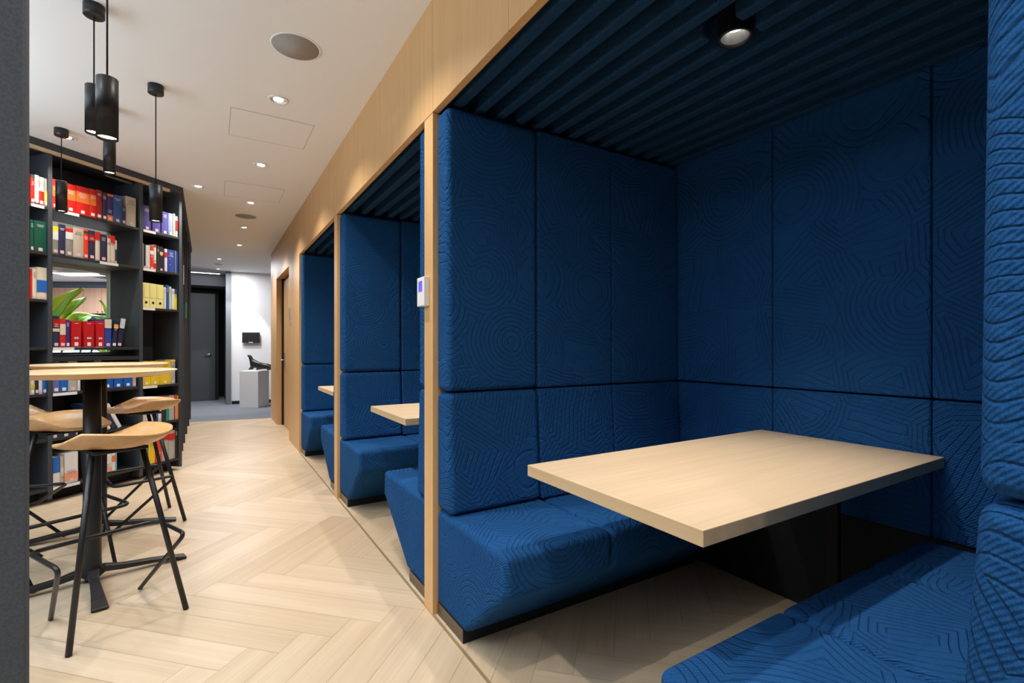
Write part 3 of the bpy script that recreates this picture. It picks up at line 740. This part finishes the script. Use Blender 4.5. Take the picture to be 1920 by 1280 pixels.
def make_book(name, th, h, base, bands, style, depth):
    """x thickness, y into the shelf, z up; spine at y=0"""
    bm = new(); mats = [BM[base], PAGES]; c = .0022; g = .0004
    rnd = random.Random(round(th*1000)*7919+round(h*1000)*31+len(base))
    if style in ('b', 'h') or base in ('blueb', 'yellow2'):
        box(bm, g, th-g, 0, depth, 0, h)
    else:
        for (a, b) in ((g, g+c), (th-g-c, th-g)): box(bm, a, b, .002, depth, 0, h)
        k = 5; sp = [(g+(th-2*g)*i/k, .004*(1-math.sin(PI*i/k))) for i in range(k+1)]
        poly = sp+[(th-g, .006), (g, .006)]
        prism(bm, poly, 'Z', 0, h)
        box(bm, g+c, th-g-c, .006, depth-.004, .003, h-.003, 1)
    yf = -.0006 if not (style in ('b', 'h') or base in ('blueb', 'yellow2')) else -.0006
    i0, i1 = g+.0003, th-g-.0003
    for (f0, f1, cn) in bands:
        if f1 <= f0: continue
        if BM[cn] not in mats: mats.append(BM[cn])
        box(bm, i0, i1, yf, .006, f0*h+.0003, f1*h-.0003, mats.index(BM[cn]))
    # printed title lines
    light = sum(PAL[base]) > 1.1
    ink = INKD if light else INKW
    if style in ('p', 'k', 'w', 'n', 'd', 'b', 'm') and th > .02:
        if ink not in mats: mats.append(ink)
        mi = mats.index(ink); zt = h*(.86 if not bands else .40)
        if bands and bands[0][0] > .3: zt = h*.74
        nl = rnd.choice((2, 3, 3, 4))
        if style == 'b': nl, zt = 1, h*.91
        for q in range(nl):
            wl = rnd.uniform(.35, .72)*(th-2*g); cx = th/2; z = zt-q*.0105
            if th < .034: wl = min(wl, .6*th)
            box(bm, cx-wl/2, cx+wl/2, yf-.0003, .004, z, z+(.0028 if not light else .002), mi)
    if style == 'd':
        for q in (.35, .6):
            if INKW not in mats: mats.append(INKW)
            box(bm, th*.28, th*.36, yf-.0003, .004, h*q, h*q+.006, mats.index(INKW))
    return obj(name, bm, mats)
NAMES = {'b': 'lever_arch_file', 'h': 'lever_arch_file'}
def kindname(desc):
    if 'magazine box' in desc: return 'magazine_box', 'magazine box'
    if 'lever arch' in desc: return 'lever_arch_file', 'file'
    if 'file box' in desc: return 'file_box', 'box'
    if 'booklet' in desc: return 'booklet', 'booklet'
    if 'folder' in desc: return 'folder', 'folder'
    if 'file' in desc: return 'file_folder', 'file'
    return 'book', 'book'
ROWN = {1: 'top shelf', 2: 'second shelf', 3: 'third shelf', 4: 'eye level shelf', 5: 'shelf at table top height', 6: 'second lowest shelf', 7: 'bottom shelf'}
BAYN = {'A': 'left bay', 'B': 'middle bay', 'C': 'right bay'}
def short(d):
    return d.split(' with ')[0]
SEEN = set()
def place_books():
    rows = {}
    for b in BOOKS: rows.setdefault((b[0], b[1]), []).append(b)
    for (sec, row), L in rows.items():
        same = {}
        for b in L: same[b[9]] = same.get(b[9], 0)+1
        for i, (s_, r_, z, s0, th, h, base, bands, st, desc, tilt) in enumerate(L):
            nm, cat = kindname(desc)
            depth = .20 if h < .3 else .24
            if th < .02: depth = .17
            o = make_book(nm, th, h, base, bands, st, depth)
            x0 = s0
            y0 = .012
            if st in ('p', 'k', 'w', 'b', 'm') and th > .017:
                lw_ = min(.026, th*.66); bm = new()
                zz = .010; hh = .024 if st != 'b' else .03
                cx = th/2 if th < .06 else th*.5
                box(bm, cx-lw_/2, cx+lw_/2, -.0014, -.0007, zz, zz+hh)
                obj('shelfmark_label', bm, PINKL if st in ('p', 'k', 'm') else WLAB, o)
            if st == 'h':
                bm = new(); lathe(bm, [(.0075, -.0002), (.0115, 0), (.0115, .0012), (.0075, .0012)], n=20, cap=False); lathe(bm, [(.0075, .0008), (.0005, .0008)], n=20, cap=False)
                q = obj('finger_hole', bm, BLACKM, o); q.rotation_euler = (PI/2, 0, 0); q.location = (th/2, -.0004, .055)
                bm = new(); box(bm, th*.16, th*.84, -.0014, -.0007, .10, h-.02); obj('spine_label', bm, BM['lemon'], o)
            if st == 'b':
                bm = new(); box(bm, th*.30, th*.52, -.0014, -.0007, .066, .082); box(bm, th*.56, th*.72, -.0014, -.0007, .066, .082); obj('spine_label', bm, BM['silver'], o)
            wx, wy = lw(x0, y0)
            o.location = (wx, wy, z+.0003)
            if tilt:
                # lean inside the shelf plane
                a = math.radians(tilt)
                o.rotation_euler = (Matrix.Rotation(PHI, 3, 'Z') @ Matrix.Rotation(a, 3, 'Y')).to_euler()
                if tilt > 0: pass
                dz = max(0, math.sin(a)*th) if a > 0 else 0
                o.location.z += dz
            else: o.rotation_euler = (0, 0, PHI)
            lab = desc
            if same[desc] > 1:
                idx = [j for j, q in enumerate(L) if q[9] == desc]; r = idx.index(i); n = len(idx)
                prev = L[i-1][9] if i else None; uniq = prev and same.get(prev, 0) == 1
                if r == 0: lab = 'leftmost '+lab if n > 2 else 'left-hand '+lab
                elif r == n-1: lab = 'rightmost '+lab if n > 2 else 'right-hand '+lab
                elif uniq: lab += ' right of the '+short(prev)
                else: lab = ['', 'second ', 'third ', 'fourth '][r]+lab+' from the left'
            elif i+1 < len(L) and len(desc.split()) < 5 and i > 0: lab += ' after the '+short(L[i-1][9])
            lab += ', '+ROWN[row]+', '+BAYN[sec]
            wds = lab.split()
            if len(wds) > 16:
                for o_, n_ in (('shelf at table top height', 'table height shelf'), (' with an orange title panel', ''), ('pale yellow lever arch file left', 'yellow file left'), ('wide white file with a peach foot', 'peach footed white file'), ('sand coloured', 'sand')):
                    if len(lab.split()) > 16: lab = lab.replace(o_, n_)
            if lab in SEEN or len(lab.split()) > 16: print('LABEL', len(lab.split()), lab)
            SEEN.add(lab)
            tag(o, lab, cat, 'items on the '+ROWN[row]+' of the '+BAYN[sec])
place_books()
# rear bookend card standing behind the booklets, right bay
o = bobj('cardboard_divider', (-.309, -.145, .215, .222, .4955, .772), BM['sand']); o.location = (*C0, 0); o.rotation_euler = (0, 0, PHI)
tag(o, 'large sand coloured card standing behind booklets, second lowest shelf, right bay', 'divider')
for y, x, z, hh, c_, d_ in ((.24, -.02, 1.558, .24, 'blue3', 'blue'), (.40, -.02, 1.558, .19, 'white', 'white'), (.95, -.01, 1.915, .22, 'white', 'tall white'), (1.6, -.01, 1.558, .20, 'teal', 'teal')):
    b = make_book('book', .05, hh, c_, [], 'n', .2)
    a_ = math.radians(.35); b.rotation_euler = (0, 0, PI/2+a_); b.location = (-.27+x, 5.80+y, z+.0003)
    tag(b, d_+' book spine seen edge on in the corridor wing of the bookcase', 'book', 'books in the corridor wing')
# ================================================================== ROOM BEHIND THE BOOKCASE
# glazed opening behind the middle bay
def loc_box(name, b6, m, rz=PHI, org=C0, par=None, **k):
    o = bobj(name, b6, m, None, **k); o.location = (*org, 0); o.rotation_euler = (0, 0, rz); return o
for b6 in ((-3.2, -.86, DEP+.012, DEP+.09, 0, ZC), (-.30, .02, DEP+.012, DEP+.09, 0, ZC), (-.86, -.30, DEP+.012, DEP+.09, 0, 1.13), (-.86, -.30, DEP+.012, DEP+.09, 2.30, ZC)):
    struct(loc_box('wall_far', b6, [DARKGREY]))
wn = empty('window_1', (*lw(-.58, DEP+.03), 1.13), PHI); struct(wn)
FR = mat('pale_window_frame', (.50, .54, .46), .5)
bm = new()
box(bm, -.279, -.215, -.015, .03, .001, 1.169); box(bm, .235, .279, -.015, .03, .001, 1.169); box(bm, -.215, .235, -.015, .03, .735, .79); box(bm, -.215, .235, -.015, .03, .001, .02)
obj('window_frame', bm, FR, wn)
g = mat('clear_glass', (1, 1, 1), 0, spec=.5, trans=1); g.node_tree.nodes['Principled BSDF'].inputs['IOR'].default_value = 1.05
bobj('pane', (-.215, .235, .006, .010, .02, .735), g, wn); bobj('pane', (-.215, .235, .006, .010, .79, 1.165), g, wn)
# back office, its walls follow the camera-facing direction measured in the photo
BR = -YAW+.06
def P2(u, D):   # plan position on the sight line, metres
    a = (u-960)/915.; s, c = math.sin(YAW), math.cos(YAW)
    return (D*(s+a*c), D*(c-a*s))
O = (-1.90, 10.80)
def bo(name, b6, m, **k):
    o = bobj(name, b6, m, None, **k); o.location = (*O, 0); o.rotation_euler = (0, 0, BR); return o
CABW = wood('cabinet_beech', (.62, .40, .30), (.54, .33, .235), 'Z', .5, scale=.9)
BLUEW = mat('pale_blue_partition', (.42, .58, .80), .6); GREYB = mat('slate_trim', (.10, .15, .22), .6)
struct(bo('wall_back', (-3.2, .62, .45, .55, 0, 2.6), WHITE))
struct(bo('ceiling', (-3.6, .62, -6.9, .5, 2.30, 2.36), WHITE))
struct(bo('floor', (-3.2, .62, -2.0, .5, -.02, .001), CARPET))
struct(bo('trim_2', (-3.0, .6, .04, .44, 2.205, 2.298), GREYB))
for i in range(5):
    x = -2.3+.58*i
    cb = empty('wall_cabinet', (O[0]+math.cos(BR)*x, O[1]+math.sin(BR)*x, 1.76), BR, 'pale beech wall cabinet seen through the bookcase, '+['farthest left', 'second from left', 'third from left', 'fourth, right of a seam', 'last at right'][i], 'cabinet', 'beech wall cabinets in the back office')
    bobj('body', (.002, .578, .06, .44, .002, .44), CABW, cb)
    for j in range(2):
        dd = bobj('door', (.004+.289*j, .287+.289*j, .04, .059, .003, .437), CABW, cb, .002)
        bm = new(); lathe(bm, [(.006, -.018), (.009, -.012), (.005, 0)], n=12); kn = obj('knob', bm, BLACK, dd)
        kn.rotation_euler = (-PI/2, 0, 0); kn.location = ((.25 if j == 0 else .326), .022, .03)
cn = bo('wall_shelf', (-3.0, .6, .10, .44, 1.70, 1.752), [GREYB]); tag(cn, 'slate blue shelf board running below the beech cabinets', 'shelf')
for i in range(6):
    x = -2.4+.5*i
    o = bo('desk_screen', (x, x+.48, -.25, -.22, .75, 1.30+.0*i), [BLUEW if i % 2 else mat('pale_screen', (.70, .76, .86), .6)])
    tag(o, ('pale blue' if i % 2 else 'whitish')+' desk divider beyond the window, '+['at far left', 'left', 'left of centre', 'centre', 'right of centre', 'at right'][i], 'divider', 'desk dividers in the back office')
o = bo('office_desk', (-2.4, .6, -.95, -.20, .70, .748), WHITE); tag(o, 'long white desk in the room beyond the bookcase window', 'desk')
# linear ceiling lamp and the light it gives
def linear(u, D, L, label):
    x, y = P2(u, D)
    p = empty('linear_ceiling_lamp', (x, y, 2.298), BR, label, 'ceiling light', 'linear lamps in the back office')
    bobj('housing', (-L/2, L/2, -.04, .04, -.02, 0), RING, p)
    bobj('diffuser', (-L/2+.01, L/2-.01, -.033, .033, -.024, -.0205), LEDW, p)
    lamp('linear_light', 'AREA', (x, y, 2.265), K_FAR*.8, (.95, .97, 1), (0, 0, BR), sx=L, sy=.3)
linear(147, 7.2, .55, 'white linear lamp seen through the bookcase window')
linear(150, 4.95, .9, 'added linear lamp, out of sight close behind the bookcase window')  # second lamp added out of view to brighten the back office near the window

# plant behind the shelf
LEAF = mat('leaf_green', (.22, .58, .06), .35); LEAF.node_tree.nodes['Principled BSDF'].inputs['Subsurface Weight'].default_value = .1
LEAF2 = mat('leaf_midrib', (.45, .70, .30), .4)
pl = empty('potted_plant', (*lw(-.50, .95), .002), PHI, 'large green leafed plant behind the bookcase window', 'plant')
def leaf(pts, wmax, tilt=0):
    P = [Vector(p) for p in pts]
    # resample
    Q = []
    n = 14
    for i in range(n+1):
        t = i/n*(len(P)-1); k = min(int(t), len(P)-2); f = t-k
        p0, p1, p2, p3 = P[max(k-1, 0)], P[k], P[k+1], P[min(k+2, len(P)-1)]
        Q.append(.5*((2*p1)+(p2-p0)*f+(2*p0-5*p1+4*p2-p3)*f*f+(-p0+3*p1-3*p2+p3)*f**3))
    bm = new(); rows = []
    for i, q in enumerate(Q):
        t = i/n; wd = wmax*(math.sin(PI*min(1, t*.92+.08))**.75)*(1-.25*t)
        d = (Q[min(i+1, n)]-Q[max(i-1, 0)]).normalized()
        up = Vector((math.sin(tilt), -math.cos(tilt)*.55, .85)).normalized()
        s = d.cross(up).normalized(); nrm = s.cross(d)
        row = []
        for j in range(-3, 4):
            u = j/3; row.append(bm.verts.new(q+s*wd*u+nrm*(abs(u)*wd*.35+.012*math.sin(9*t+j))))
        rows.append(row)
    for a, b in zip(rows, rows[1:]):
        for j in range(6): f = bm.faces.new((a[j], a[j+1], b[j+1], b[j])); f.smooth = True
    o = obj('leaf', bm, LEAF, pl); md = o.modifiers.new('s', 'SOLIDIFY'); md.thickness = .0015
    bm = new(); tube(bm, Q, [.004*(1-.7*i/n) for i in range(n+1)], 6); obj('midrib', bm, LEAF2, o)
def L3(s, z, y=0.0): return (s+.50, y-.45+0.0, z)      # local to the plant empty
leaf([L3(-.80, 1.30, .1), L3(-.74, 1.46), L3(-.63, 1.60, .0), L3(-.49, 1.73, -.02)], .075)
leaf([L3(-.74, 1.30, .1), L3(-.67, 1.46), L3(-.55, 1.57), L3(-.43, 1.65, .03)], .05, .5)
leaf([L3(-.70, 1.28, .15), L3(-.78, 1.42), L3(-.84, 1.56), L3(-.90, 1.62, .03)], .06, .2)
leaf([L3(-.62, 1.25, .1), L3(-.57, 1.42), L3(-.44, 1.475), L3(-.19, 1.462, -.05)], .05, .3)
leaf([L3(-.58, 1.22, .1), L3(-.52, 1.38), L3(-.38, 1.48, .05), L3(-.26, 1.44, .1)], .045, -.3)
leaf([L3(-.20, 1.35, .1), L3(-.24, 1.48, .05), L3(-.29, 1.57, .02), L3(-.34, 1.63, .0)], .032, .4)
leaf([L3(-.30, 1.20, .1), L3(-.34, 1.16), L3(-.28, 1.15), L3(-.20, 1.13, .03)], .04, .3)
STEM = mat('plant_stem', (.10, .07, .03), .7)
for s in (-.66, -.56, -.40, -.30):
    bm = new(); tube(bm, [(0, 0, .30), L3(s*.75-.1, .8, .3), L3(s, 1.30, .1)], .007, 6); obj('stem', bm, STEM, pl)
bm = new(); lathe(bm, [(.13, 0), (.17, .30), (.165, .32), (.15, .30), (.0005, .28)], cap=False, n=28); obj('pot', bm, mat('white_pot', (.7, .7, .7), .4), pl)

# ================================================================== FAR END BEYOND THE CARPET EDGE
WX = (.33, 11.70)
wa = bobj('wall_far', (0, 2.2, 0, .12, 0, ZC), WHITE); wa.location = (*WX, 0); wa.rotation_euler = (0, 0, -.12); struct(wa)
wa = bobj('baseboard_far', (0.01, 2.2, -.012, -.001, 0.003, .07), BLACKM); wa.location = (*WX, 0); wa.rotation_euler = (0, 0, -.12); struct(wa)
struct(bobj('trim_3', (.235, .329, 11.66, 12.2, 0, ZC), mat('grey_column', (.16, .17, .19), .6)))
FARG = mat('anthracite_door', (.060, .066, .075), .45)
struct(bobj('wall_far', (-.75, .235, 13.6, 13.7, 0, ZC), BLACKM))
struct(bobj('wall_end', (.235, .30, 12.2, 13.7, 0, ZC), BLACKM))
struct(bobj('wall_end', (-.85, -.75, 9.35, 13.7, 0, ZC), DARKGREY))
struct(bobj('trim_4', (-.75, .234, 12.25, 13.6, 2.50, ZC-.001), mat('slate_bulkhead', (.11, .13, .15), .6)))
dr = empty('door_2', (-.62, 12.75, 0), math.radians(3)); struct(dr)
bobj('door_leaf', (-.10, .67, 0, .05, .005, 2.38), FARG, dr, .002)
bm = new(); tube(bm, smooth_path([(.58, 0, 1.03), (.58, -.06, 1.03), (.47, -.06, 1.03)], .02), .011); obj('door_handle', bm, CHROME, dr)
bobj('door_frame', (-.11, .74, .051, .10, .003, 2.46), BLACKM, dr)
p = empty('ceiling_slot_light', (-.30, 12.10, ZC), 0, 'slim white light slot where the ceiling meets the dark bulkhead', 'ceiling light')
bobj('housing', (-.45, .45, -.05, .05, -.012, -.0005), RING, p); bobj('diffuser', (-.43, .43, -.035, .035, -.015, -.0125), LEDW, p)
lamp('far_wash', 'SPOT', (.42, 10.95, ZC-.03), K_FAR*.9, (.96, .97, 1), (math.radians(14), math.radians(6), 0), size=.03, spot=75, blend=.25)
lamp('far_fill', 'AREA', (.1, 10.7, ZC-.03), K_FAR*.5, (.92, .95, 1), sx=1.0, sy=1.6)
# small wall display
t = empty('wall_display', (P2(468.5, 10.55)[0]+.02, P2(468.5, 10.55)[1], 1.36), -.12, 'small black screen on the white far wall', 'display')
t.location = (WX[0]+math.cos(-.12)*.20, WX[1]+math.sin(-.12)*.20-.03, 1.39)
bobj('casing', (-.0, .33, -.03, .0, -.11, .11), BLACK, t, .004); bobj('bracket', (.12, .21, .0, .024, -.05, .05), BLACK, t)
bobj('nameplate', (.12, .20, -.0312, -.0302, -.107, -.095), RING, t)
# pedestal and sculpture
px, py = P2(474, 9.75)
pd = bobj('pedestal', (-.19, .19, -.19, .19, .0025, .72), WHITE, None, .002); pd.location = (px+.03, py, 0); pd.rotation_euler = (0, 0, -.62)
tag(pd, 'white square pedestal carrying the dark sculpture at the corridor end', 'pedestal')
BRZ = mat('dark_bronze', (.035, .036, .028), .4, .6)
def skin(name, verts, edges, radii, m, parent=None, sub=2):
    me = bpy.data.meshes.new(name); me.from_pydata(verts, edges, []); o = bpy.data.objects.new(name, me); COL.objects.link(o)
    if parent: o.parent = parent
    md = o.modifiers.new('skin', 'SKIN'); md.use_smooth_shade = True
    for v, r in zip(me.skin_vertices[0].data, radii): v.radius = (r, r)
    me.skin_vertices[0].data[0].use_root = True
    ms = o.modifiers.new('sub', 'SUBSURF'); ms.levels = sub; ms.render_levels = sub
    me.materials.append(m); return o
V = [(0, 0, .10), (.12, 0, .09), (.24, 0, .085), (-.08, 0, .14), (-.115, 0, .22), (-.14, 0, .29), (-.19, 0, .305), (-.10, .04, .05), (-.13, .04, .022), (-.10, -.05, .05), (-.14, -.05, .022), (.30, .0, .07), (.05, -.06, .04), (.0, -.06, .022), (.26, -.05, .03), (.20, -.05, .022)]
E_ = [(0, 1), (1, 2), (0, 3), (3, 4), (4, 5), (5, 6), (3, 7), (7, 8), (3, 9), (9, 10), (2, 11), (1, 12), (12, 13), (2, 14), (14, 15)]
R_ = [.065, .06, .065, .055, .038, .034, .020, .022, .018, .022, .018, .03, .022, .016, .022, .016]
sc_ = skin('bronze_animal_sculpture', V, E_, R_, BRZ); sc_.location = (px+.08, py, .7215); sc_.rotation_euler = (0, 0, -.45)
tag(sc_, 'dark bronze crouching animal sculpture with raised neck on the white pedestal', 'sculpture')
